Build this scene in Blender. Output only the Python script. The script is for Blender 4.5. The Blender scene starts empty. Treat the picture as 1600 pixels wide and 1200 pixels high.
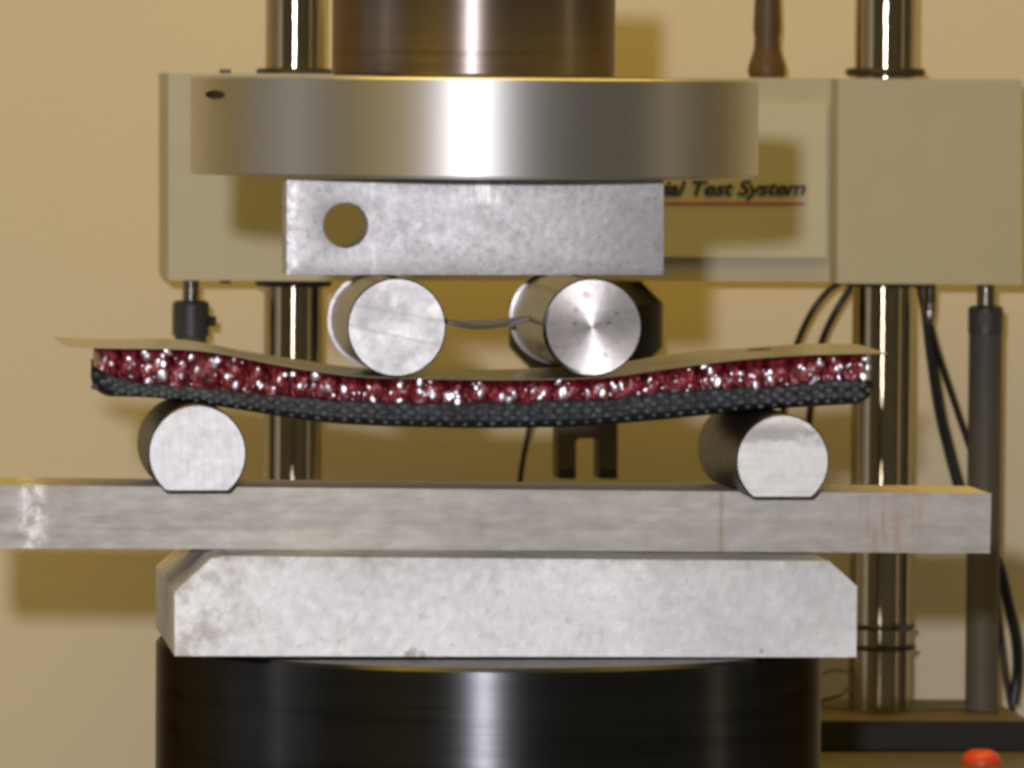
import bpy, bmesh, math, random
from mathutils import Vector, Matrix, noise
random.seed(7)
S = bpy.context.scene
C = S.collection
PI = math.pi
# ------------------------------------------------------------------ camera
F = 10400.0                      # focal length in pixels of a 1600 px wide picture
D = 1.733                        # metres from the lens to the fixture's axis plane (Y = 0)
VX, VY = -330.0, 120.0
ROLL = math.radians(0.42)
psi = math.atan((800 - VX) / F)
pit = math.atan((600 - VY) / F)
cam_loc = Vector((-D * math.tan(psi + math.atan((741 - 800) / F)), -D, 1.20))
R = (Matrix.Rotation(-psi, 3, 'Z') @ Matrix.Rotation(PI / 2 - pit, 3, 'X') @ Matrix.Rotation(ROLL, 3, 'Z'))
cd = bpy.data.cameras.new('camera'); cam = bpy.data.objects.new('camera', cd); C.objects.link(cam)
cam.location = cam_loc; cam.rotation_euler = R.to_euler()
cd.sensor_width = 36; cd.lens = F / 1600 * 36; cd.clip_start = 0.05; cd.clip_end = 50
cd.dof.use_dof = True; cd.dof.focus_distance = 1.74; cd.dof.aperture_fstop = 64
S.camera = cam
# ------------------------------------------------------------------ world and lamps
w = bpy.data.worlds.new('World'); S.world = w; w.use_nodes = True
bg = w.node_tree.nodes['Background']
bg.inputs[0].default_value = (1.0, 0.87, 0.64, 1); bg.inputs[1].default_value = 0.10
def lamp(name, kind, loc, target, energy, color, **kw):
    l = bpy.data.lights.new(name, kind); l.energy = energy; l.color = color
    for k, v in kw.items(): setattr(l, k, v)
    o = bpy.data.objects.new(name, l); C.objects.link(o); o.location = loc
    o.rotation_euler = (Vector(target) - Vector(loc)).to_track_quat('-Z', 'Y').to_euler()
    return o
fl = cam_loc + R @ Vector((-0.042, 0.061, 0.0))
lamp('flash', 'SPOT', fl, (0.02, 0, 1.13), 66, (0.98, 0.97, 1.03), shadow_soft_size=0.011, spot_size=math.radians(50), spot_blend=1.0)
lamp('left_fill', 'AREA', (-1.9, -0.1, 1.5), (0, 0, 1.1), 1.6, (1.0, 0.99, 1.0), shape='RECTANGLE', size=1.5, size_y=1.6)  # added fill, out of view, that greys the metal's left-hand reflections
lamp('ceiling_lamp', 'AREA', (0.1, 0.12, 2.9), (0, 0.3, 1.1), 37, (1.0, 0.66, 0.07), shape='RECTANGLE', size=2.6, size_y=0.7)
lamp('left_ceiling_tube', 'AREA', (-1.7, -0.25, 1.3), (0, 0, 1.1), 0.5, (1.0, 0.95, 0.88), shape='RECTANGLE', size=0.07, size_y=1.4)
lamp('right_window', 'AREA', (1.7, -0.35, 1.3), (0, 0, 1.1), 0.6, (1.0, 0.82, 0.52), shape='RECTANGLE', size=0.10, size_y=1.4)
S.view_settings.view_transform = 'Standard'; S.view_settings.look = 'None'
S.view_settings.exposure = 0; S.view_settings.gamma = 1
S.render.engine = 'CYCLES'
S.cycles.pixel_filter_type = 'BLACKMAN_HARRIS'; S.cycles.filter_width = 3.6

# ------------------------------------------------------------------ geometry helpers
def P(px, py, Y):
    d = R @ Vector(((px - 800) / F, (600 - py) / F, -1))
    t = (Y - cam_loc.y) / d.y
    return cam_loc + d * t
def mm(px, Y): return px * (Y + D) / F
def link(name, me, m, parent=None):
    if isinstance(m, (list, tuple)):
        for q in m: me.materials.append(q)
    else: me.materials.append(m)
    o = bpy.data.objects.new(name, me); C.objects.link(o)
    if parent is not None: o.parent = parent
    return o
def finish(bm, name, m, parent=None, loc=(0, 0, 0), smooth=None):
    bmesh.ops.remove_doubles(bm, verts=bm.verts, dist=1e-7)
    bmesh.ops.recalc_face_normals(bm, faces=bm.faces)
    me = bpy.data.meshes.new(name)
    l = Vector(loc)
    if l.length: bmesh.ops.translate(bm, verts=bm.verts, vec=-l)
    bm.to_mesh(me); bm.free()
    if smooth is not None:
        me.polygons.foreach_set('use_smooth', [True] * len(me.polygons))
        me.set_sharp_from_angle(angle=math.radians(smooth))
    o = link(name, me, m, parent); o.location = l
    return o
def empty(name, loc=(0, 0, 0)):
    o = bpy.data.objects.new(name, None); C.objects.link(o); o.location = loc; o.empty_display_size = .02
    return o
def tag(o, label, cat, group=None, kind=None):
    o['label'] = label; o['category'] = cat
    if group: o['group'] = group
    if kind: o['kind'] = kind
    return o
def part(o, root):
    """parent o (built in world coordinates) to root"""
    o.parent = root
    q = root; off = Vector((0, 0, 0))
    while q is not None: off += q.location; q = q.parent
    o.location = o.location - off
    return o
def bevel(bm, w, seg=2, ang=30):
    es = [e for e in bm.edges if len(e.link_faces) == 2 and e.calc_face_angle(0) > math.radians(ang)]
    if w > 0 and es: bmesh.ops.bevel(bm, geom=es, offset=w, segments=seg, profile=.5, affect='EDGES', clamp_overlap=True)
def prism_px(poly, Y0, Y1, name, m, bev=.0004, seg=2, wob=0):
    """outline given where it is seen at depth Y0, extruded straight back to Y1"""
    bm = bmesh.new()
    f = [bm.verts.new(P(x, y, Y0)) for x, y in poly]
    b = [bm.verts.new(v.co + Vector((0, Y1 - Y0, 0))) for v in f]
    bm.faces.new(f); bm.faces.new(list(reversed(b)))
    n = len(f)
    for i in range(n):
        j = (i + 1) % n
        bm.faces.new((f[j], f[i], b[i], b[j]))
    bevel(bm, bev, seg)
    c = sum((P(x, y, Y0) for x, y in poly), Vector()) / n
    return finish(bm, name, m, loc=c + Vector((0, (Y1 - Y0) / 2, 0)), smooth=35)
def lathe(profile, name, m, loc, seg=96, rot=None, smooth=35, parent=None):
    """profile: (radius, z) from bottom to top, around local Z"""
    bm = bmesh.new(); rings = []
    for r, z in profile:
        if r < 1e-7: rings.append([bm.verts.new((0, 0, z))])
        else: rings.append([bm.verts.new((r * math.cos(2 * PI * k / seg), r * math.sin(2 * PI * k / seg), z)) for k in range(seg)])
    for a, b in zip(rings, rings[1:]):
        if len(a) == 1 and len(b) == 1: continue
        for k in range(seg):
            k2 = (k + 1) % seg
            if len(a) == 1: bm.faces.new((a[0], b[k], b[k2]))
            elif len(b) == 1: bm.faces.new((a[k], b[0], a[k2]))
            else: bm.faces.new((a[k], a[k2], b[k2], b[k]))
    o = finish(bm, name, m, smooth=smooth)
    o.location = loc
    if rot is not None: o.rotation_euler = rot
    return o
def cyl_prof(r, h, c=.0006, z0=0):
    return [(0, z0), (r - c, z0), (r, z0 + c), (r, z0 + h - c), (r - c, z0 + h), (0, z0 + h)]
def tube(pts, r, name, m, seg=10, sub=6):
    # smooth tube through points (Catmull-Rom)
    Q = []
    pp = [pts[0]] + list(pts) + [pts[-1]]
    for i in range(1, len(pp) - 2):
        a, b, c, d = pp[i - 1], pp[i], pp[i + 1], pp[i + 2]
        for s in range(sub):
            t = s / sub
            Q.append(.5 * ((2 * b) + (c - a) * t + (2 * a - 5 * b + 4 * c - d) * t * t + (3 * b - a - 3 * c + d) * t ** 3))
    Q.append(pts[-1])
    bm = bmesh.new(); rings = []
    ref = Vector((0, 1, 0))
    for i, q in enumerate(Q):
        t = (Q[min(i + 1, len(Q) - 1)] - Q[max(i - 1, 0)]).normalized()
        n = t.cross(ref)
        if n.length < 1e-4: n = t.cross(Vector((1, 0, 0)))
        n.normalize(); b = t.cross(n)
        rings.append([bm.verts.new(q + (n * math.cos(2 * PI * k / seg) + b * math.sin(2 * PI * k / seg)) * r) for k in range(seg)])
    for a, b in zip(rings, rings[1:]):
        for k in range(seg):
            bm.faces.new((a[k], a[(k + 1) % seg], b[(k + 1) % seg], b[k]))
    bm.faces.new(rings[0]); bm.faces.new(list(reversed(rings[-1])))
    return finish(bm, name, m, loc=Q[0], smooth=60)

# ------------------------------------------------------------------ materials
class MT:
    def __init__(s, name):
        s.m = bpy.data.materials.new(name); s.m.use_nodes = True
        s.nt = s.m.node_tree; s.b = s.nt.nodes['Principled BSDF']
        s.tc = s.nt.nodes.new('ShaderNodeTexCoord')
    def n(s, t, **kw):
        q = s.nt.nodes.new(t)
        for k, v in kw.items(): setattr(q, k, v)
        return q
    def l(s, a, b): s.nt.links.new(a, b)
    def noise(s, scale, sc3=(1, 1, 1), detail=4, rough=.6, off=(0, 0, 0)):
        mp = s.n('ShaderNodeMapping'); mp.inputs['Scale'].default_value = sc3; mp.inputs['Location'].default_value = off
        s.l(s.tc.outputs['Object'], mp.inputs[0])
        q = s.n('ShaderNodeTexNoise'); q.inputs['Scale'].default_value = scale
        q.inputs['Detail'].default_value = detail; q.inputs['Roughness'].default_value = rough
        s.l(mp.outputs[0], q.inputs['Vector']); return q.outputs['Fac']
    def ramp(s, x, stops):
        r = s.n('ShaderNodeValToRGB'); e = r.color_ramp.elements
        while len(e) < len(stops): e.new(.5)
        for q, (p, c) in zip(e, stops):
            q.position = p; q.color = (c, c, c, 1) if isinstance(c, (int, float)) else (*c, 1)
        s.l(x, r.inputs[0]); return r.outputs[0]
    def mixc(s, f, a, b, mode='MIX'):
        q = s.n('ShaderNodeMix', data_type='RGBA', blend_type=mode)
        for soc, v in ((q.inputs[0], f), (q.inputs[6], a), (q.inputs[7], b)):
            if hasattr(v, 'is_linked') or hasattr(v, 'links'): s.l(v, soc)
            elif isinstance(v, (tuple, list)): soc.default_value = (*v, 1)
            else: soc.default_value = v
        return q.outputs[2]
    def math(s, op, a, b=0.0):
        q = s.n('ShaderNodeMath', operation=op)
        for soc, v in ((q.inputs[0], a), (q.inputs[1], b)):
            if hasattr(v, 'links'): s.l(v, soc)
            else: soc.default_value = v
        return q.outputs[0]
    def bump(s, h, strength, dist):
        q = s.n('ShaderNodeBump'); q.inputs['Strength'].default_value = strength; q.inputs['Distance'].default_value = dist
        s.l(h, q.inputs['Height'])
        if s.b.inputs['Normal'].is_linked: s.l(s.b.inputs['Normal'].links[0].from_socket, q.inputs['Normal'])
        s.l(q.outputs[0], s.b.inputs['Normal'])
    def set(s, **kw):
        for k, v in kw.items():
            i = s.b.inputs[k.replace('_', ' ')]
            if hasattr(v, 'links'): s.l(v, i)
            elif isinstance(v, tuple): i.default_value = (*v, 1)
            else: i.default_value = v
        return s
    def radial(s):
        t = s.n('ShaderNodeTangent', direction_type='RADIAL', axis='Z'); s.l(t.outputs[0], s.b.inputs['Tangent'])

def metal(name, col, rough, aniso=0, var=.12, streak=None, rot=0, metallic=1.0, spots=None, bumpy=.15):
    t = MT(name)
    n1 = t.noise(120, detail=5, rough=.7)
    a = t.ramp(n1, [(.3, tuple(c * (1 - var) for c in col)), (.7, tuple(min(1, c * (1 + var)) for c in col))])
    if streak:
        n2 = t.noise(60, sc3=streak, detail=4, rough=.75)
        a = t.mixc(.8, a, t.ramp(n2, [(.32, .66), (.5, 1.0), (.72, 1.12)]), 'MULTIPLY')
    if spots:
        n3 = t.noise(spots[1], detail=2, rough=.5, off=(3, 1, 2))
        a = t.mixc(t.ramp(n3, [(spots[2], 0), (spots[2] + .05, .75)]), a, spots[0])
    t.set(Base_Color=a, Metallic=metallic, Anisotropic=aniso)
    t.b.inputs['Anisotropic Rotation'].default_value = rot
    r = t.ramp(t.noise(300, detail=3), [(.3, rough * .88), (.7, min(1, rough * 1.1))]) if bumpy > .04 else rough
    t.set(Roughness=r)
    if aniso: t.radial(); t.b.inputs['Anisotropic Rotation'].default_value = .25
    if bumpy > .04: t.bump(t.noise(900, detail=3), bumpy, .0002)
    return t

M = {}
def plain(name, col, rough, metallic=0, nz=.08, sc=80, spec=.5, coat=0):
    t = MT(name)
    t.set(Base_Color=t.ramp(t.noise(sc, detail=5), [(.3, tuple(c * (1 - nz) for c in col)), (.7, tuple(c * (1 + nz) for c in col))]),
          Roughness=rough, Metallic=metallic)
    t.b.inputs['Specular IOR Level'].default_value = spec
    t.b.inputs['Coat Weight'].default_value = coat
    t.bump(t.noise(700, detail=3), .12, .0002)
    M[name] = t.m
    return t
t = MT('painted_wall')
t.set(Base_Color=t.ramp(t.noise(2.2, detail=6), [(.3, (.715, .635, .48)), (.7, (.735, .655, .495))]), Roughness=.75)
t.b.inputs['Specular IOR Level'].default_value = .25
t.bump(t.noise(420, detail=3, rough=.6), .35, .0004)
M['wall'] = t.m
plain('machine_paint', (.48, .435, .285), .45, nz=.02)
plain('panel_paint', (.57, .53, .37), .42, nz=.02)
plain('black_rubber', (.012, .012, .011), .5)
plain('black_paint', (.010, .009, .009), .45, spec=.3)
plain('cable_black', (.014, .014, .015), .35)
plain('tube_grey', (.080, .072, .058), .6, spec=.5)
plain('collar_grey', (.055, .048, .042), .45)
plain('wire_grey', (.20, .18, .15), .4)
plain('brown_handle', (.085, .048, .018), .5)
plain('clevis_bronze', (.085, .066, .034), .45, metallic=.3)
plain('base_brown', (.085, .065, .045), .55)
plain('base_black', (.012, .010, .010), .6, spec=.3)
plain('ledge_grey', (.085, .078, .07), .5)
plain('stop_red', (.62, .055, .018), .4)
plain('ink_black', (.02, .02, .025), .5)
plain('ink_red', (.50, .05, .045), .5)
M['chrome'] = metal('chrome', (.40, .34, .22), .12, aniso=1.0, var=.05, streak=(3, 3, .004), bumpy=0).m  # upright streaks in the colour stand in for dark room reflections
M['rod_chrome'] = metal('rod_chrome', (.18, .16, .13), .12, aniso=.9, var=.05, bumpy=0).m
M['ram'] = metal('ram_steel', (.24, .20, .19), .38, aniso=.88, var=.03, streak=(.1, .1, 4), bumpy=.03).m
M['platen'] = metal('platen_steel', (.76, .75, .74), .53, aniso=.84, var=.012, bumpy=.03).m
M['pedestal'] = metal('pedestal_steel', (.075, .076, .082), .34, aniso=.90, var=.06, streak=(.1, .1, 3), bumpy=.02).m
M['pedestal_top'] = metal('pedestal_top', (.13, .125, .125), .5, bumpy=.05).m

for k, c in (('pedestal', (.35, .32, .30)), ('ram', (.6, .52, .46))):
    M[k].node_tree.nodes['Principled BSDF'].inputs['Specular Tint'].default_value = (*c, 1)
# ------------------------------------------------------------------ wall
YW = 0.72
bm = bmesh.new()
vs = [bm.verts.new(v) for v in ((-3, YW, 0), (3, YW, 0), (3, YW, 2.6), (-3, YW, 2.6), (-3, YW + .1, 0), (3, YW + .1, 0), (3, YW + .1, 2.6), (-3, YW + .1, 2.6))]
for q in ((0, 1, 2, 3), (5, 4, 7, 6), (4, 0, 3, 7), (1, 5, 6, 2), (3, 2, 6, 7), (4, 5, 1, 0)): bm.faces.new([vs[k] for k in q])
o = finish(bm, 'wall', M['wall']); o['kind'] = 'structure'

# ------------------------------------------------------------------ background testing machine
YC = 0.60      # crosshead front plane (boss)
YCOL = 0.632   # column axis
mach = empty('testing_machine', P(918, 1120, YCOL))
tag(mach, 'beige two-column testing machine with wide crosshead standing behind the bending fixture', 'testing machine')
def mp_(o): return part(o, mach)
# crosshead body and bosses
cross = mp_(prism_px([(280, 117), (1590, 124), (1590, 441), (280, 437)], YC + .018, YC + .058, 'crosshead', M['machine_paint'], .0008))
def sub(o, p): return part(o, p)
o = sub(prism_px([(263, 114), (620, 116), (620, 440), (263, 438)], YC, YC + .060, 'crosshead_housing', M['machine_paint'], .0012, 3), cross)
o = sub(prism_px([(1310, 123), (1597, 125), (1597, 445), (1308, 443)], YC, YC + .060, 'crosshead_housing', M['machine_paint'], .0012, 3), cross)
o = sub(prism_px([(640, 161), (1291, 165), (1291, 402), (640, 400.5)], YC + .0163, YC + .019, 'name_panel', M['panel_paint'], .0005), cross)
# lettering
def text(body, px_r, py_base, cap_px, Y, name, m, width_px):
    cu = bpy.data.curves.new(name, 'FONT'); cu.body = body; cu.align_x = 'RIGHT'; cu.shear = .28; cu.offset = .014; cu.space_character = .93
    cu.size = 1; cu.extrude = .004
    ob = bpy.data.objects.new(name, cu); C.objects.link(ob)
    bpy.context.view_layer.update()
    me = bpy.data.meshes.new_from_object(ob.evaluated_get(bpy.context.evaluated_depsgraph_get()))
    xs = [v.co.x for v in me.vertices]; wd = max(xs) - min(xs); mx = max(xs)
    sx = mm(width_px, Y) / wd; sy = mm(cap_px, Y) / .70
    p = P(px_r, py_base, Y); p2 = P(px_r - 200, py_base + .6, Y)
    ex = (p - p2).normalized()
    for v in me.vertices:
        x, y, z = v.co
        v.co = ex * ((x - mx) * sx) + Vector((0, 0, 1)) * (y * sy) + Vector((0, -z * .03, 0))
    bpy.data.objects.remove(ob)
    o = link(name, me, m); o.location = p
    return o
sub(text('Material Test System', 1259, 304, 22.5, YC + .0160, 'lettering', M['ink_black'], 318), cross)
sub(prism_px([(898, 315.5), (1257, 316), (1257, 319), (898, 318.5)], YC + .0160, YC + .0165, 'underline', M['ink_red'], 0), cross)
for x, y0, y1 in ((352, 109, 114), (352, 437, 442), (1390, 120, 125), (1390, 443, 448)):
    p = P(x, y1, YC + .04); h = mm(y1 - y0, YC + .04)
    sub(lathe(cyl_prof(mm(9, YC + .04), h * 1.3, .0002), 'screw', M['collar_grey'], p - Vector((0, 0, h * .15)), 20), cross)
# columns
def column(cx_top, cx_bot, r_px):
    pt = P(cx_top, -60, YCOL); pb = P(cx_bot, 1112, YCOL)
    r = mm(r_px, YCOL)
    pm = (pt + pb) / 2
    c = mp_(lathe(cyl_prof(r, pt.z - pb.z, .0005), 'column', M['chrome'], Vector((pm.x, YCOL, pb.z)), 96))
    for y0, y1 in ((107, 119), (437, 447)):
        z0 = P(cx_top, y1, YCOL).z; z1 = P(cx_top, y0, YCOL).z
        rr = mm(r_px + 12, YCOL)
        sub(lathe([(r, z0), (rr, z0), (rr + .0006, (z0 + z1) / 2), (rr, z1), (r, z1)], 'bushing', M['black_rubber'], Vector((pm.x, YCOL, 0)), 64), c)
    return c, pm, r
cL, pL, rL = column(459, 457, 46)
cR, pR, rR = column(1385, 1374, 49)
for y, ex in ((978, 0), (1010, .0004)):
    z = P(1376, y, YCOL).z
    prof = [(rR + .0001, z - .0009), (rR + .0012 + ex, z - .0008), (rR + .0015 + ex, z + .0005), (rR + .0001, z + .0010)]
    tie = sub(lathe(prof, 'cable_tie', M['black_rubber'], Vector((pR.x, YCOL, 0)), 48), cR)
bm = bmesh.new()
for x, y in ((1412, 982), (1383, 1014)):
    p = P(x, y, YCOL - rR - .001)
    bmesh.ops.create_cube(bm, size=1, matrix=Matrix.Translation(p) @ Matrix.Diagonal((.0045, .003, .0022, 1)))
sub(finish(bm, 'tie_head', M['black_rubber']), cR)
# guide tubes with rods
def guide(cx, rod_r, y_collar0, y_collar1, tube_r, col_r, label=None):
    Yg = YCOL - .005
    zb = P(cx, 1112, Yg).z; z0 = P(cx, y_collar1, Yg).z; z1 = P(cx, y_collar0, Yg).z; zt = P(cx, 436, Yg).z
    p = P(cx, 700, Yg); r = mm(tube_r, Yg); rc = mm(col_r, Yg)
    g = mp_(lathe(cyl_prof(r, z0 - zb, .0003), 'guide_tube', M['tube_grey'], Vector((p.x, Yg, zb)), 48))
    sub(lathe([(0, z0), (rc, z0), (rc, z1 - .001), (rc - .001, z1), (0, z1)], 'collar', M['collar_grey'], Vector((p.x, Yg, 0)), 48), g)
    sub(lathe(cyl_prof(mm(rod_r, Yg), zt - z1, .0001), 'rod', M['rod_chrome'], Vector((p.x, Yg, z1)), 32), g)
    return g, p, r, rc, z0, z1
gL = guide(297, 13, 470, 524, 25, 29)
gR = guide(1538, 14.5, 478, 520, 26.5, 28)
o = lathe(cyl_prof(.0018, .003, .0003), 'set_screw', M['black_paint'], Vector((gL[1].x + gL[3] - .0006, YCOL - .006, (gL[4] + gL[5]) / 2 - .001)), 20, rot=(0, PI / 2, 0)); sub(o, gL[0])
o = prism_px([(1529, 489), (1548, 489), (1548, 508), (1529, 508)], YCOL - .005 - gR[3] - .0006, YCOL - .005 - gR[3] + .002, 'clamp_block', M['tube_grey'], .0003); sub(o, gR[0])
# load cell and clevis
zt = P(915, 436, YCOL).z; zb = P(915, 579, YCOL).z
rl = mm(121, YCOL); c = mm(37, YCOL)
px = P(915.5, 500, YCOL).x
mp_(lathe([(0, zb), (rl - c, zb), (rl, zb + c), (rl, zt - c), (rl - c, zt), (0, zt)], 'load_cell', M['black_paint'], Vector((px, YCOL, 0)), 96))
mp_(prism_px([(871, 560), (965, 560), (965, 746), (936, 746), (936, 690), (931, 685), (905, 685), (900, 690), (900, 745), (872, 745)], YCOL - .008, YCOL + .008, 'clevis', M['clevis_bronze'], .0005))
for x0, x1 in ((873, 899), (937, 964)):
    mp_(prism_px([(x0, 733), (x1, 733), (x1, 749), (x0, 748)], YCOL - .0085, YCOL + .0085, 'clevis_tip', M['black_rubber'], .0005))
# base
base = mp_(prism_px([(300, 1124), (1612, 1127), (1612, 1172), (300, 1169)], YCOL - .042, YCOL + .040, 'base_plate', [M['base_brown'], M['base_black']], .0006))
for pl in base.data.polygons:
    if pl.normal.y < -.5: pl.material_index = 1
p0 = P(300, 1168, YCOL - .042)
z = P(1300, 1171, YCOL - .042).z
bm = bmesh.new()
bmesh.ops.create_cube(bm, size=1, matrix=Matrix.Translation(Vector(((P(1618, 1168, .6).x + p0.x) / 2, YCOL - .10, z - .04))) @ Matrix.Diagonal((P(1618, 1168, .6).x - p0.x, .29, .078, 1)))
bevel(bm, .001)
led = mp_(finish(bm, 'control_ledge', M['ledge_grey'], smooth=35))
bc = P(1533, 1193, YCOL - .085)
zl = z - .0035
bx = bc.x
r = mm(32, YCOL - .085)
mp_(lathe([(0, -.004), (r * .78, -.004), (r * .78, .0005), (0, .0005)], 'button_collar', M['base_black'], Vector((bx, YCOL - .085, zl)), 40))
sb = mp_(lathe([(0, 0), (r * .80, 0), (r * .93, .0012), (r, .0035), (r * .97, .0055), (r * .82, .0074), (r * .5, .0085), (0, .0089)], 'stop_button', M['stop_red'], Vector((bx, YCOL - .085, zl - .001)), 48, smooth=50))
# post standing on the crosshead
zc = P(1198, 121, YC + .05).z; q = P(1198, 121, YC + .05)
s_ = lambda v: mm(v, YC + .05)
h = lambda y: P(1198, y, YC + .05).z - zc
tag(lathe([(0, 0), (s_(27), 0), (s_(30), h(113)), (s_(29), h(102)), (s_(24), h(88)), (s_(21), h(78)), (s_(19.5), h(60)), (s_(22), h(45)), (s_(21), h(20)), (s_(20), h(0)), (s_(22), h(-60)), (0, h(-60))],
      'handle_post', M['brown_handle'], Vector((q.x, q.y, zc)), 40, smooth=60),
    'dark brown turned post with a flared foot standing on top of the beige crosshead', 'post')
# cables
def cable(pts, rpx, label, Y0=None, group=None, sub_=6, mat='cable_black'):
    o = tube([P(x, y, Y) for x, y, Y in pts], mm(rpx, pts[0][2]), 'cable', M[mat], sub=sub_)
    tag(o, label, 'cable', group); return o
cable([(1325, 436, .66), (1297, 452, .66), (1270, 485, .66), (1246, 535, .665), (1228, 600, .67), (1222, 700, .68), (1230, 830, .69), (1240, 1000, .69), (1250, 1110, .685)], 5, 'outer of the two black cables arching down left from beneath the right crosshead housing')
cable([(1340, 436, .665), (1326, 455, .665), (1304, 490, .665), (1283, 537, .67), (1270, 600, .675), (1262, 700, .68), (1262, 830, .69), (1262, 1000, .69), (1265, 1110, .685)], 5.5, 'inner of the two black cables arching down left, the one nearer the right column')
cable([(1437, 436, .66), (1446, 480, .66), (1456, 560, .662), (1468, 640, .665), (1482, 700, .667), (1502, 770, .668), (1530, 830, .67), (1560, 880, .67), (1575, 940, .672), (1588, 1000, .675), (1590, 1050, .68), (1583, 1100, .68)], 9, 'thick black cable running down between the right column and the grey guide tube')
cable([(1452, 500, .655), (1462, 540, .66), (1478, 590, .665), (1500, 655, .67), (1525, 730, .675), (1545, 820, .675), (1556, 900, .675), (1562, 980, .68), (1572, 1060, .68), (1582, 1112, .68)], 5.5, 'thinner black cable hanging from the metal plug beside the right column')
cable([(838, 575, .66), (832, 640, .66), (825, 680, .66), (817, 720, .66), (812, 760, .662), (806, 860, .67), (803, 1000, .68), (803, 1112, .685)], 4.5, 'thin black cable hanging below the middle of the specimen, left of the clevis')
cable([(1262, 1080, .63), (1275, 1060, .63), (1295, 1049, .635), (1318, 1048, .64), (1335, 1056, .66)], 1.6, 'thin wire loop between the black pedestal and the right column', mat='cable_black')
cable([(1275, 1101, .625), (1290, 1104, .615), (1340, 1112, .613), (1390, 1115, .613), (1440, 1110, .613), (1500, 1109, .613), (1560, 1115, .613)], 1.5, 'thin dark wire lying across the brown top of the machine base')
cable([(1276, 1096, .64), (1300, 1090, .635), (1315, 1086, .635), (1325, 1075, .65)], 2.2, 'short dark wire end with black tip at the foot of the right column')
pc = P(1453, 447, .652)
z0 = P(1453, 508, .652).z; z1 = P(1453, 440, .652).z; r = mm(10, .652)
tag(lathe([(0, z0), (r * .55, z0), (r, z0 + .006), (r * .9, z0 + .0065), (r, z0 + .008), (r, z1), (0, z1)], 'cable_plug', M['rod_chrome'], Vector((pc.x, .652, 0)), 32),
    'small metal plug under the crosshead beside the right column', 'plug')

# ------------------------------------------------------------------ foreground fixture
# ram
zt = P(740, -80, 0).z; zb = P(740, 119, -.037).z
tag(lathe([(0, 0), (mm(219, 0), 0), (mm(222, 0), .0007), (mm(222, 0), zt - zb), (0, zt - zb)], 'ram', M['ram'], Vector((P(740, 60, 0).x, 0, zb)), 192),
    'dark brownish steel ram coming down onto the round platen', 'ram')
# platen
zb2 = P(741, 280.5, -.074).z; ztp = zb - .0004; rp = mm(446, 0)
px = P(741, 200, 0).x
pl = tag(lathe([(0, 0), (rp - .0009, 0), (rp, .0008), (rp, ztp - zb2 - .0006), (rp - .0006, ztp - zb2), (0, ztp - zb2)], 'compression_platen', M['platen'], Vector((px, 0, zb2)), 256),
    'thick round brushed steel platen clamped under the dark ram', 'platen')
a = math.asin((P(337, 148, -.03).x - px) / rp)
ph = Vector((px + rp * math.sin(a), -rp * math.cos(a), P(337, 148, -.03).z))
hl = lathe([(0, 0), (.0019, 0), (.0025, .0003), (.0026, -.0004)], 'pin_hole', M['black_paint'], ph, 32, rot=Vector((math.sin(a), -math.cos(a), 0)).to_track_quat('Z', 'Y').to_euler())
hl.scale = (2.1, .42, 1)
part(hl, pl)

# aluminium faces -------------------------------------------------------------
def mill(name, col, rough, var=.14, streak=None, sp=None, stain=None, aniso=0, dents=.25, cloud=(18, .9, 1.1), metallic=.85, grain=(1, 1, 1)):
    t = MT(name)
    n1 = t.noise(520, sc3=grain, detail=6, rough=.8)
    a = t.ramp(n1, [(.30, tuple(c * (1 - var) for c in col)), (.72, tuple(min(1, c * (1 + var)) for c in col))])
    n0 = t.noise(cloud[0], detail=4, rough=.6, off=(.3, .7, .1))
    a = t.mixc(1.0, a, t.ramp(n0, [(.35, cloud[1]), (.65, cloud[2])]), 'MULTIPLY')
    if streak:
        a = t.mixc(.75, a, t.ramp(t.noise(streak[0], sc3=streak[1], detail=5, rough=.7), [(.35, .86), (.5, 1.0), (.7, 1.10)]), 'MULTIPLY')
    if sp:
        a = t.mixc(t.ramp(t.noise(sp[1], detail=3, rough=.6, off=(5, 2, 1)), [(sp[2], 0), (sp[2] + .06, sp[3])]), a, sp[0])
    if stain: a = stain(t, a)
    t.set(Base_Color=a, Metallic=metallic, Roughness=t.ramp(t.noise(320, sc3=grain, detail=4), [(.3, rough * .93), (.7, min(1, rough * 1.07))]))
    if aniso: t.set(Anisotropic=aniso); t.radial(); t.b.inputs['Anisotropic Rotation'].default_value = .25
    t.bump(t.noise(500, detail=4, rough=.7), dents, .0003)
    return t.m
def band(t, axis, lo, hi, soft):
    """0..1 mask of a band of object coordinates (metres)"""
    sp = t.n('ShaderNodeSeparateXYZ'); t.l(t.tc.outputs['Object'], sp.inputs[0])
    v = sp.outputs[axis]
    a = t.n('ShaderNodeMapRange', interpolation_type='SMOOTHSTEP'); a.inputs[1].default_value = lo - soft; a.inputs[2].default_value = lo + soft; t.l(v, a.inputs[0])
    b = t.n('ShaderNodeMapRange', interpolation_type='SMOOTHSTEP'); b.inputs[1].default_value = hi - soft; b.inputs[2].default_value = hi + soft
    b.inputs[3].default_value = 1; b.inputs[4].default_value = 0; t.l(v, b.inputs[0])
    return t.math('MULTIPLY', a.outputs[0], b.outputs[0])

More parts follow.
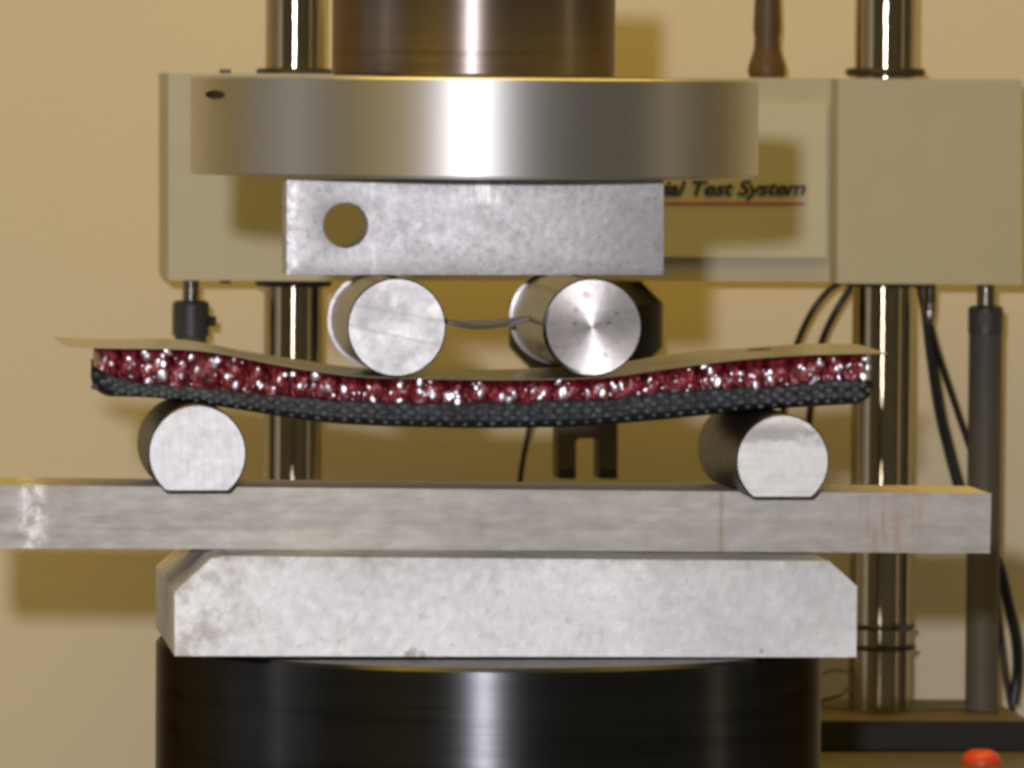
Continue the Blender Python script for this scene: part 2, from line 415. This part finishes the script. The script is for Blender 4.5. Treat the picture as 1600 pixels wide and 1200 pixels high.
# loading bar with a drilled hole
YB0, YB1 = -.034, -.018
def bar_stain(t, a):
    k = .000164
    for lo, hi, s, v in ((-.0505, -.0455, .0012, .35), (-.0265, -.0255, .0008, .25)):
        m = t.math('MULTIPLY', band(t, 0, lo, hi, s), t.ramp(t.noise(420, detail=3, rough=.7), [(.42, 0), (.6, v * 2)]))
        a = t.mixc(m, a, (.95, .94, .93))
    m = t.math('MULTIPLY', t.math('MULTIPLY', band(t, 2, .0060, .0120, .001), band(t, 0, -.004, .007, .002)), t.ramp(t.noise(90, sc3=(4, 4, .3), detail=3, rough=.7), [(.48, 0), (.58, .8)]))
    return t.mixc(m, a, (.95, .94, .93))
m_bar = mill('bar_aluminium', (.54, .525, .53), .60, var=.20, sp=((.30, .27, .26), 480, .60, .45), stain=bar_stain, cloud=(70, .93, 1.06))
bm = bmesh.new()
outer = [(447, 281), (1037, 284), (1037, 430.5), (449, 428.5)]
hc, hr = (540, 352), 35.5
# front face as a fan between hole ring and outline
N = 48
ring = [(hc[0] + hr * math.cos(2 * PI * k / N), hc[1] + hr * math.sin(2 * PI * k / N)) for k in range(N)]
def edge_pt(ang):
    dx, dy = math.cos(ang), math.sin(ang); best = 1e9
    xl, xr, yt, yb = 448, 1037, 281.5, 429.5
    for tt in ((xl - hc[0]) / dx if abs(dx) > 1e-9 else 1e9, (xr - hc[0]) / dx if abs(dx) > 1e-9 else 1e9, (yt - hc[1]) / dy if abs(dy) > 1e-9 else 1e9, (yb - hc[1]) / dy if abs(dy) > 1e-9 else 1e9):
        if tt > 0: best = min(best, tt)
    return (hc[0] + dx * best, hc[1] + dy * best)
angs = [2 * PI * k / N for k in range(N)]
corner = [math.atan2(y - hc[1], x - hc[0]) % (2 * PI) for x, y in ((448, 281.5), (1037, 281.5), (1037, 429.5), (448, 429.5))]
pts = sorted(set(angs + corner))
dY = Vector((0, YB1 - YB0, 0))
fi = [bm.verts.new(P(hc[0] + hr * math.cos(a), hc[1] + hr * math.sin(a), YB0)) for a in pts]
fo = [bm.verts.new(P(*edge_pt(a), YB0)) for a in pts]
bi = [bm.verts.new(v.co + dY) for v in fi]; bo = [bm.verts.new(v.co + dY) for v in fo]
n = len(pts)
for k in range(n):
    j = (k + 1) % n
    bm.faces.new((fi[k], fi[j], fo[j], fo[k])); bm.faces.new((bi[j], bi[k], bo[k], bo[j]))
    bm.faces.new((fi[j], fi[k], bi[k], bi[j])); bm.faces.new((fo[k], fo[j], bo[j], bo[k]))
bmesh.ops.recalc_face_normals(bm, faces=bm.faces)
es = [e for e in bm.edges if e.calc_face_angle(0) > 1.0]
bmesh.ops.bevel(bm, geom=es, offset=.0004, segments=2, profile=.5, affect='EDGES', clamp_overlap=True)
lb = finish(bm, 'loading_bar', m_bar, loc=P(742, 355, YB0) + dY / 2, smooth=35)
tag(lb, 'scuffed silver aluminium bar with one drilled hole, pressed under the round platen', 'bar')

# rollers ---------------------------------------------------------------------
def spots_at(t, a, pts, col, r, ax=1):
    """small dark pits at given places of the end face (object coordinates x, y in metres)"""
    sp = t.n('ShaderNodeSeparateXYZ'); t.l(t.tc.outputs['Object'], sp.inputs[0])
    for x, y, s in pts:
        dx = t.math('SUBTRACT', sp.outputs[0], x); dy = t.math('SUBTRACT', sp.outputs[ax], y)
        d = t.math('SQRT', t.math('ADD', t.math('MULTIPLY', dx, dx), t.math('MULTIPLY', dy, dy)))
        d = t.math('ADD', d, t.math('MULTIPLY', t.math('SUBTRACT', t.noise(900, detail=2), .5), .0012))
        q = t.n('ShaderNodeMapRange', interpolation_type='SMOOTHSTEP'); q.inputs[1].default_value = s * r * .3; q.inputs[2].default_value = s * r
        q.inputs[3].default_value = .5; q.inputs[4].default_value = 0; t.l(d, q.inputs[0])
        a = t.mixc(q.outputs[0], a, col)
    return a
m_side = metal('roller_side', (.13, .115, .10), .22, aniso=.3, var=.1, bumpy=.02).m
m_side_lo = metal('roller_side_dull', (.09, .075, .062), .42, aniso=.3, var=.15, bumpy=.1).m
def rz(pts): return pts
def st1(t, a):   # cloudy, two faint scratches
    sp = t.n('ShaderNodeSeparateXYZ'); t.l(t.tc.outputs['Object'], sp.inputs[0])
    for y0, sl in ((.0038, -.18), (-.0022, -.22)):
        v = t.math('SUBTRACT', t.math('SUBTRACT', sp.outputs[1], t.math('MULTIPLY', sp.outputs[0], sl)), y0)
        v = t.math('ADD', v, t.math('MULTIPLY', t.math('SUBTRACT', t.noise(200, detail=2), .5), .001))
        q = t.n('ShaderNodeMapRange', interpolation_type='SMOOTHSTEP'); q.inputs[1].default_value = .0001; q.inputs[2].default_value = .0008
        q.inputs[3].default_value = .42; q.inputs[4].default_value = 0; t.l(t.math('ABSOLUTE', v), q.inputs[0])
        a = t.mixc(q.outputs[0], a, (.36, .30, .28))
    return a
m_f1 = mill('cut_end_cloudy', (.57, .555, .55), .52, var=.06, cloud=(120, .72, 1.26), stain=st1, dents=.2)
m_f2 = mill('turned_end', (.50, .465, .45), .46, var=.05, cloud=(90, .82, 1.12), aniso=.94, dents=.08,
            stain=lambda t, a: spots_at(t, a, [(-.0042, .0045, .8), (.0062, .0036, .9), (.0042, .0012, .8), (.0035, -.0072, .9), (-.0045, .0010, .8), (-.0015, .0085, 1.3)], (.15, .10, .08), .0011))
m_f3 = mill('sawn_end_vertical', (.57, .565, .57), .56, var=.02, cloud=(60, .97, 1.03), streak=(120, (9, .5, 1)), dents=.12)
def st4(t, a):
    m = t.math('MULTIPLY', band(t, 1, .0045, .0095, .002), t.ramp(t.noise(160, sc3=(.6, 1.2, 1), detail=3), [(.42, 0), (.55, .85)]))
    return t.mixc(m, a, (.34, .31, .28))
m_f4 = mill('sawn_end_horizontal', (.66, .645, .62), .54, var=.05, cloud=(50, .93, 1.06), streak=(120, (.4, 8, 1)), dents=.15, stain=st4)
YR = -.037
def roller(cx, cy, rpx, length, flat, yaw, face, side, label, Yf=YR, skew=0):
    r = mm(rpx, Yf)
    bm = bmesh.new(); N = 96
    fl_ = mm(flat, Yf) if flat else None
    def prof(rr):
        o = []
        for k in range(N):
            a = 2 * PI * k / N; x = rr * math.cos(a); y = rr * math.sin(a)
            if fl_ is not None and y < -fl_ * rr / r: y = -fl_ * (rr / r)
            o.append((x, y))
        return o
    c = .0004
    fg = .0009 if flat is None else 0  # rear lip of the upper rollers, added to catch the flash as an arc
    zs = [(-length / 2, r - c), (-length / 2 + c, r), (-length / 2 + .0029, r), (-length / 2 + .0031, r - fg), (length / 2 - .001, r - fg), (length / 2 - c, r), (length / 2, r - c)]
    rings = [[bm.verts.new((x, y, z + (x * skew + y * skew * .5 if z > length / 2 - .0008 else 0))) for x, y in prof(rr)] for z, rr in zs]
    # concentric rings on both end faces
    front = bm.faces.new(rings[6]); back = bm.faces.new(list(reversed(rings[0])))
    for a, b in zip(rings, rings[1:]):
        for k in range(N):
            f = bm.faces.new((a[k], a[(k + 1) % N], b[(k + 1) % N], b[k]))
    me = bpy.data.meshes.new('roller'); bmesh.ops.recalc_face_normals(bm, faces=bm.faces); bm.to_mesh(me); bm.free()
    me.materials.append(side); me.materials.append(face)
    for p in me.polygons:
        if abs(p.normal.z) > .9 and len(p.vertices) > 8: p.material_index = 1
        p.use_smooth = len(p.vertices) < 8
        if flat is None and len(p.vertices) < 8 and -length / 2 + .00292 < p.center.z < -length / 2 + .00308: p.material_index = 1
    me.set_sharp_from_angle(angle=math.radians(30))
    o = bpy.data.objects.new('roller', me); C.objects.link(o)
    # local +Z towards the camera side (-Y), local Y = world Z
    rot = Matrix.Rotation(yaw, 4, 'Z') @ Matrix.Rotation(PI / 2, 4, 'X')
    d = (rot.to_3x3() @ Vector((0, 0, 1)))
    o.matrix_world = Matrix.Translation(P(cx, cy, Yf) - d * length / 2) @ rot
    tag(o, label, 'roller', 'steel rollers of the bending fixture')
    return o
r1 = roller(620, 511.5, 78, .056, None, math.radians(.9), m_f1, m_side, 'upper left roller with a cloudy scratched end, pressing on the specimen')
r2 = roller(925.5, 511.5, 77.5, .075, None, math.radians(.8), m_f2, m_side, 'upper right roller, its pitted end shining in a bow-tie shape', skew=.125)
r3 = roller(308.5, 709, 77, .050, 59, math.radians(.3), m_f3, m_side_lo, 'lower left roller with a bright evenly sawn end, under the specimen')
r4 = roller(1223, 721, 74.5, .066, 57.5, math.radians(.9), m_f4, m_side_lo, 'lower right roller with a dark smudge near the top of its end')
# thin wire strung between the upper rollers
o = tube([P(690, 499, -.01), P(715, 507, -.01), P(750, 511, -.005), P(790, 507, 0), P(825, 498, 0), P(850, 488, 0)], .0006, 'wire', M['wire_grey'])
tag(o, 'thin grey wire sagging between the two upper rollers', 'wire')
o = tube([P(700, 502, .01), P(730, 503, .01), P(770, 502, .01), P(815, 497, .01), P(850, 494, .01)], .0004, 'wire', M['wire_grey'])
tag(o, 'thinner straighter grey wire just above the sagging one between the upper rollers', 'wire')

# support bar -----------------------------------------------------------------
def sup_stain(t, a):
    red = t.math('MULTIPLY', band(t, 0, .0990, .1155, .002), t.ramp(t.noise(420, sc3=(1, 1, .12), detail=3, rough=.6), [(.46, 0), (.62, .55)]))
    a = t.mixc(red, a, (.42, .24, .18))
    wh = t.math('MULTIPLY', band(t, 0, -.1200, -.1140, .002), t.ramp(t.noise(260, detail=4, rough=.7), [(.42, 0), (.6, .9)]))
    a = t.mixc(wh, a, (.92, .90, .88))
    ln = t.math('MULTIPLY', band(t, 0, .0619, .0630, .0005), .5)
    a = t.mixc(ln, a, (.30, .25, .14))
    sc = t.math('MULTIPLY', band(t, 2, -.002, .006, .003), t.ramp(t.noise(240, sc3=(.14, 1, 2.4), detail=4, rough=.8), [(.60, 0), (.70, .35)]))
    return t.mixc(sc, a, (.95, .93, .9))
m_sup = mill('support_aluminium', (.46, .43, .385), .66, grain=(.45, 1, 1.2), var=.07, streak=(90, (.06, 1, 3)), stain=sup_stain, cloud=(9, .9, 1.12), dents=.2)
YS0 = -.017
sbar = prism_px([(-52, 757.5), (1549, 771.5), (1547, 864.5), (-52, 856)], YS0, YS0 + .033, 'support_bar', m_sup, .0005)
tag(sbar, 'long flat aluminium bar carrying the two lower rollers, its end beyond the left edge', 'bar')

# bearing block ---------------------------------------------------------------
def blk_stain(t, a):
    e = t.math('MULTIPLY', t.math('MAXIMUM', band(t, 2, .0075, .015, .003), band(t, 0, -.080, -.060, .008)), t.ramp(t.noise(90, detail=6, rough=.75, off=(2, 0, 1)), [(.46, 0), (.62, .75)]))
    a = t.mixc(e, a, (.40, .355, .30))
    return spots_at(t, a, [(-.0167, -.0148, 1.9), (-.0140, -.0152, 1.2), (-.0180,-.0150, 1.2), (.0735, -.0145, .8), (-.064, .0096, 1.2)], (.20, .16, .13), .0011, ax=2)
m_blk = mill('block_aluminium', (.68, .67, .655), .62, var=.06, stain=blk_stain, cloud=(15, .80, 1.20), sp=((.50, .47, .43), 330, .63, .5), dents=.25)
blk = prism_px([(273, 925), (330, 873), (352, 869), (1296, 877), (1339, 916), (1338, 1027), (273, 1025)], -.043, .045, 'bearing_block', m_blk, .0006)
tag(blk, 'thick whitish metal block with sloped upper corners lying on the black pedestal', 'block')

# pedestal --------------------------------------------------------------------
rp = mm(524, .018)
pz = P(805, 1027.0, -.043).z
cxw = P(763, 1100, .018).x
zb = P(763, 1500, 0).z
ped = lathe([(0, zb - pz), (rp, zb - pz), (rp, -.0012), (rp - .0010, -.0002)], 'pedestal', M['pedestal'], Vector((cxw, .018, pz - .0003)), 256)
tag(ped, 'broad glossy black steel cylinder standing under the whitish block', 'pedestal')
top = lathe([(0, 0), (rp - .001, 0), (rp - .0010, -.0001)], 'pedestal_top', M['pedestal_top'], Vector((cxw, .018, pz - .0005)), 256)
part(top, ped)

# ------------------------------------------------------------------ sandwich specimen
def interp(tab, x):
    if x <= tab[0][0]: return tab[0][1]
    for (x0, y0), (x1, y1) in zip(tab, tab[1:]):
        if x <= x1:
            t = (x - x0) / (x1 - x0); return y0 + (y1 - y0) * t
    return tab[-1][1]
def smooth_tab(tab):
    def f(x):
        s = 0
        for k in range(-4, 5): s += interp(tab, x + k * 9)
        return s / 9
    return f
TOP = smooth_tab([(60, 541), (145, 544), (300, 546), (350, 553), (430, 570), (500, 582), (570, 590), (650, 592), (760, 594), (900, 593), (960, 589), (1040, 577), (1150, 563), (1250, 555.5), (1365, 553), (1420, 553)])
MIDB0 = smooth_tab([(130, 572), (158, 580), (185, 596), (240, 602), (300, 606), (370, 612), (430, 619), (560, 628), (800, 631), (950, 624), (1050, 612), (1150, 607), (1240, 603), (1290, 594), (1340, 594), (1380, 600)])
MIDB = lambda x: MIDB0(x) + 3.5 * noise.noise(Vector((x * .045, 1.3, 0))) + 1.5 * noise.noise(Vector((x * .15, 4.3, 0)))
BOT = smooth_tab([(120, 620), (240, 621), (300, 629), (400, 645), (500, 661), (600, 667), (750, 670), (900, 668), (1000, 660), (1100, 650), (1200, 640), (1320, 633), (1380, 630)])
YSP = -.026; YSPB = .026
panel = empty('sandwich_panel', P(760, 669, YSP))
tag(panel, 'sagging sandwich panel specimen with glittering red core bent between the four rollers', 'test specimen')

# top skin: thin sheet overhanging both ends
t = MT('skin_sheet')
t.set(Base_Color=t.ramp(t.noise(60, detail=5), [(.3, (.20, .165, .085)), (.7, (.25, .205, .105))]), Roughness=.20)
t.b.inputs['Specular IOR Level'].default_value = .5
def sk(t):
    return None
t.bump(t.noise(220, detail=4), .15, .0003)
M['skin'] = t.m
bm = bmesh.new()
xs = [92 + i * 12.1 for i in range(108)]
lo = []; 
th = .0003
def skin_y(x): return TOP(x) - 1.5
rows = []
for j in range(7):
    f = j / 6
    Y = YSP - .002 + (YSPB + .004 - YSP + .002) * f
    row = []
    for x in xs:
        p = P(x, skin_y(x), YSP - .002)
        wz = .0002 * math.sin(x * .03 + j)
        row.append(bm.verts.new(Vector((p.x + .001 * f + .0022 * (1 - f) * max(0, 1 - (x - 100) / 60), Y, p.z + wz * f))))
    rows.append(row)
rows2 = [[bm.verts.new(v.co + Vector((0, 0, -th))) for v in row] for row in rows]
for j in range(6):
    for i in range(len(xs) - 1):
        bm.faces.new((rows[j][i], rows[j][i + 1], rows[j + 1][i + 1], rows[j + 1][i]))
        bm.faces.new((rows2[j][i], rows2[j + 1][i], rows2[j + 1][i + 1], rows2[j][i + 1]))
for a, b in ((rows[0], rows2[0]), (rows[-1], rows2[-1])):
    for i in range(len(xs) - 1): bm.faces.new((a[i], a[i + 1], b[i + 1], b[i]))
for i in (0, -1):
    for j in range(6): bm.faces.new((rows[j][i], rows[j + 1][i], rows2[j + 1][i], rows2[j][i]))
part(finish(bm, 'top_skin', M['skin'], smooth=40), panel)
# small brown smear on the skin
def smear(xc, w_, Y0, Y1, name='smear'):
    bm = bmesh.new(); N = 10; fr = []; bk = []
    for i in range(N + 1):
        x = xc - w_ / 2 + w_ * i / N
        p = P(x, skin_y(x), YSP - .002)
        e = .35 + .65 * math.sin(PI * (i + .3) / (N + .6))
        ym = (Y0 + Y1) / 2; hd = (Y1 - Y0) / 2 * e
        fr.append(bm.verts.new((p.x, ym - hd, p.z + .0003))); bk.append(bm.verts.new((p.x, ym + hd, p.z + .0003)))
    for i in range(N): bm.faces.new((fr[i], fr[i + 1], bk[i + 1], bk[i]))
    o = finish(bm, name, M['smear']); part(o, panel); return o
plain('smear', (.16, .07, .05), .5)
smear(1222, 38, .008, .018)

# red core: glossy resin cells, one part each
t = MT('red_resin')
nb = t.noise(700, detail=3, rough=.6)
t.set(Base_Color=t.ramp(t.noise(330, detail=4, rough=.65), [(.36, (.035, .001, .004)), (.47, (.18, .007, .015)), (.58, (.40, .035, .05)), (.67, (.80, .45, .48))]), Roughness=.10, Metallic=0.0)  # palest stop paints pinkish highlight haze into the red
t.b.inputs['Specular IOR Level'].default_value = .9
t.b.inputs['Coat Weight'].default_value = .8; t.b.inputs['Coat Roughness'].default_value = .04
t.bump(t.noise(640, detail=3, rough=.6), .9, .0014)
M['red'] = t.m
t = MT('glint_shard'); t.set(Base_Color=(.95, .88, .96), Metallic=1, Roughness=.44); M['glint'] = t.m
t = MT('core_dark'); t.set(Base_Color=(.05, .004, .006), Roughness=.3); M['core_dark'] = t.m
x = 147.0; cells = []
while x < 1358:
    w_ = random.uniform(34, 54) if 480 < x < 1000 else random.uniform(28, 60)
    w_ = min(w_, 1362 - x)
    if w_ > 12: cells.append((x, x + w_))
    x += w_
for x0, x1 in cells:
    bm = bmesh.new()
    NX, NZ = 14, 12; seed = Vector((x0 * .37, x1 * .11, 3.1))
    g = []
    for i in range(NX + 1):
        u = i / NX; X0 = x0 + (x1 - x0) * u
        X = X0
        yt = TOP(X) + .5; yb = MIDB(X) + 4
        col = []
        for j in range(NZ + 1):
            v = j / NZ
            sl = noise.noise(Vector(((x0 if i < NX / 2 else x1) * .5, v * 1.6, 7))) * 9
            p = P(min(max(X0 + sl * abs(2 * u - 1), 145), 1364), yt + (yb - yt) * v, YSP)
            e = (1 - abs(2 * u - 1) ** 3.2) * (1 - abs(2 * v - 1) ** 5)
            nz = noise.noise(Vector((p.x, p.z, 0)) * 420 + seed) * .0016 + noise.noise(Vector((p.x, p.z, 1)) * 1100 + seed) * .0007
            endround = max(0, (X - 1335) / 27) ** 2 * .004 + max(0, (172 - X) / 24) ** 2 * .004
            p = p + Vector((0, .0020 - .0032 * e - nz * (.4 + e) + endround, 0))
            col.append(bm.verts.new(p))
        g.append(col)
    for i in range(NX):
        for j in range(NZ):
            bm.faces.new((g[i][j], g[i + 1][j], g[i + 1][j + 1], g[i][j + 1]))
    # body going back
    rim = [g[i][0] for i in range(NX + 1)] + [g[NX][j] for j in range(1, NZ + 1)] + [g[i][NZ] for i in range(NX - 1, -1, -1)] + [g[0][j] for j in range(NZ - 1, 0, -1)]
    bk = [bm.verts.new(Vector((v.co.x + .0022, YSPB - .002, v.co.z))) for v in rim]
    n = len(rim)
    for k in range(n):
        bm.faces.new((rim[k], rim[(k + 1) % n], bk[(k + 1) % n], bk[k]))
    bm.faces.new(bk)
    part(finish(bm, 'core_cell', M['red'], smooth=180, loc=P((x0 + x1) / 2, (TOP(x0) + MIDB(x0)) / 2, YSP)), panel)
# resin highlights put in as silvery shards: too small to pick apart
bm = bmesh.new()
def glint(x, y, rpx, dy=0):
    a = Matrix.Rotation(random.uniform(-.25, .15), 4, 'Z') @ Matrix.Rotation(random.uniform(-.1, .3), 4, 'X') @ Matrix.Rotation(random.gauss(0, .5), 4, 'Y')
    k = mm(rpx, YSP); sd = Vector((x, y, rpx))
    ret = bmesh.ops.create_icosphere(bm, subdivisions=2, radius=1)
    mt = Matrix.Translation(P(x, y, YSP - .0012 + dy)) @ a @ Matrix.Diagonal((k * random.uniform(.7, 1.1), k * .28, k * random.uniform(.9, 1.6), 1))
    for v in ret['verts']:
        v.co = mt @ (v.co * (1 + .45 * noise.noise(v.co * 1.3 + sd)))
for x0, x1 in cells:
    xm = (x0 + x1) / 2; hw = (x1 - x0) / 2
    ym = (TOP(xm) + MIDB(xm)) / 2; hh = (MIDB(xm) - TOP(xm)) / 2
    for q in range(random.choice((3, 4, 5, 7)) + int(hw > 24) * 3):
        xx = xm + random.gauss(0, .42) * hw; yy = ym + hh * max(-.75, min(.85, random.gauss(.15, .5)))
        glint(xx, yy, random.choice((2.2, 3.0, 3.8, 4.8, 6.2)), random.uniform(-.0003, .0004))
for k in range(25):
    xx = random.uniform(152, 1360); glint(xx, random.uniform(TOP(xx) + 5, MIDB(xx) - 2), random.uniform(1.4, 2.4), 0)
big = [(247, 568, 8), (252, 585, 8.5), (228, 557, 6), (262, 551, 5), (235, 575, 6), (333, 567, 7.5), (339, 563, 6), (492, 589, 7), (490, 603, 4), (538, 610, 8), (577, 605, 6), (751, 615, 7), (795, 612, 9), (800, 618, 7), (880, 615, 7.5), (961, 607, 7), (1121, 597, 6.5), (1199, 586, 5), (1270, 594, 7.5), (1307, 580, 6), (1352, 561, 6), (1349, 589, 5.5), (1357, 574, 4.5), (700, 620, 6), (655, 612, 5), (444, 585, 5), (457, 585, 5), (918, 615, 5)]
for x, y, r_ in big: glint(x, y, r_ * 1.1, .0002)
o = finish(bm, 'resin_glint', M['glint'], smooth=180); o['kind'] = 'stuff'; part(o, panel)

# woven dark grey shell wrapping the lower half
t = MT('woven_grey')
t.set(Base_Color=t.ramp(t.noise(900, detail=3, rough=.7), [(.3, (.006, .007, .008)), (.75, (.022, .026, .026))]), Roughness=.5, Metallic=.2)
t.b.inputs['Specular IOR Level'].default_value = .3
M['weave'] = t.m
bm = bmesh.new()
NX, NV = 620, 20
xa, xb = 143, 1367
g = []
for i in range(NX + 1):
    X = xa + (xb - xa) * i / NX
    yt = MIDB(X) - 1; yb = BOT(X)
    # rounded ends
    dl = max(0, 1 - (X - xa) / 34); dr = max(0, 1 - (xb - X) / 26)
    yb -= 30 * (1 - math.sqrt(max(0, 1 - dl * dl))) + 26 * (1 - math.sqrt(max(0, 1 - dr * dr)))
    if dl > 0: yt -= 4 * dl
    col = []
    for j in range(NV + 1):
        v = j / NV
        y = yt + (yb - yt) * v
        p = P(X, y, YSP)
        u = X / 20.0; vv = (y - TOP(X)) / 17.0
        b_ = math.cos(PI * (u + vv)) * math.cos(PI * (u - vv))
        h_ = .00008 * b_ + .0001 * noise.noise(Vector((X * .09, y * .09, 2)))
        rnd = .0035 * max(0, (v - .6) / .4) ** 3 + .003 * max(dl, dr) ** 2
        fat = -.0012
        col.append(bm.verts.new(p + Vector((0, fat - h_ + rnd, 0))))
    g.append(col)
for i in range(NX):
    for j in range(NV):
        bm.faces.new((g[i][j], g[i + 1][j], g[i + 1][j + 1], g[i][j + 1]))
rim = [g[i][0] for i in range(NX + 1)] + [g[NX][j] for j in range(1, NV + 1)] + [g[i][NV] for i in range(NX - 1, -1, -1)] + [g[0][j] for j in range(NV - 1, 0, -1)]
bk = [bm.verts.new(Vector((v.co.x + .0022, YSPB, v.co.z))) for v in rim]
n = len(rim)
for k in range(n): bm.faces.new((rim[k], rim[(k + 1) % n], bk[(k + 1) % n], bk[k]))
for i in range(NX):      # back cap, strip by strip
    tp, bt_ = bk[i:i + 2], None
part(finish(bm, 'woven_shell', M['weave'], smooth=180), panel)
# the knots of the weave, a diamond grid of tiny glinting bumps
t = MT('weave_knot')
t.set(Base_Color=t.ramp(t.noise(160, detail=3), [(.35, (.05, .056, .056)), (.65, (.115, .125, .125))]), Roughness=.58, Metallic=.3)
t.bump(t.noise(1300, detail=2), .7, .0006)
M['knot'] = t.m
bm = bmesh.new()
for j in range(4):
    for i in range(62):
        X = 150 + (i + (j % 2) * .5) * 21.0 + random.gauss(0, 1.0)
        if X > 1358: break
        yt = MIDB(X) + 3; yb = BOT(X) - 3
        y = yt + (yb - yt) * (j + .45) / 4 + random.gauss(0, .8)
        if (X < 172 and y > 605) or (X > 1345 and y > 620): continue
        a = Matrix.Rotation(random.gauss(0, .15), 4, 'Y')
        k = mm(1.0, YSP) * random.uniform(.85, 1.15) * (.7 if j == 3 else 1)
        rnd = .0035 * max(0, ((y - yt + 2) / (yb - yt + 6) - .6) / .4) ** 3
        bmesh.ops.create_icosphere(bm, subdivisions=2, radius=1, matrix=Matrix.Translation(P(X, y, YSP - .00125 + rnd)) @ a @ Matrix.Diagonal((k * 6.6, k * 2.6, k * 5.0, 1)))
o = finish(bm, 'weave_knot', M['knot'], smooth=180); o['kind'] = 'stuff'; part(o, panel)
# back closing face of the specimen
bm = bmesh.new(); tv = []; bv = []
for i in range(61):
    X = 160 + 1190 * i / 60
    a = P(X, TOP(X) + 2, YSP); b = P(X, BOT(X) - 14, YSP)
    tv.append(bm.verts.new((a.x + .0022, YSPB - .001, a.z))); bv.append(bm.verts.new((b.x + .0022, YSPB - .001, b.z)))
for i in range(60): bm.faces.new((tv[i], tv[i + 1], bv[i + 1], bv[i]))
part(finish(bm, 'back_face', M['weave']), panel)
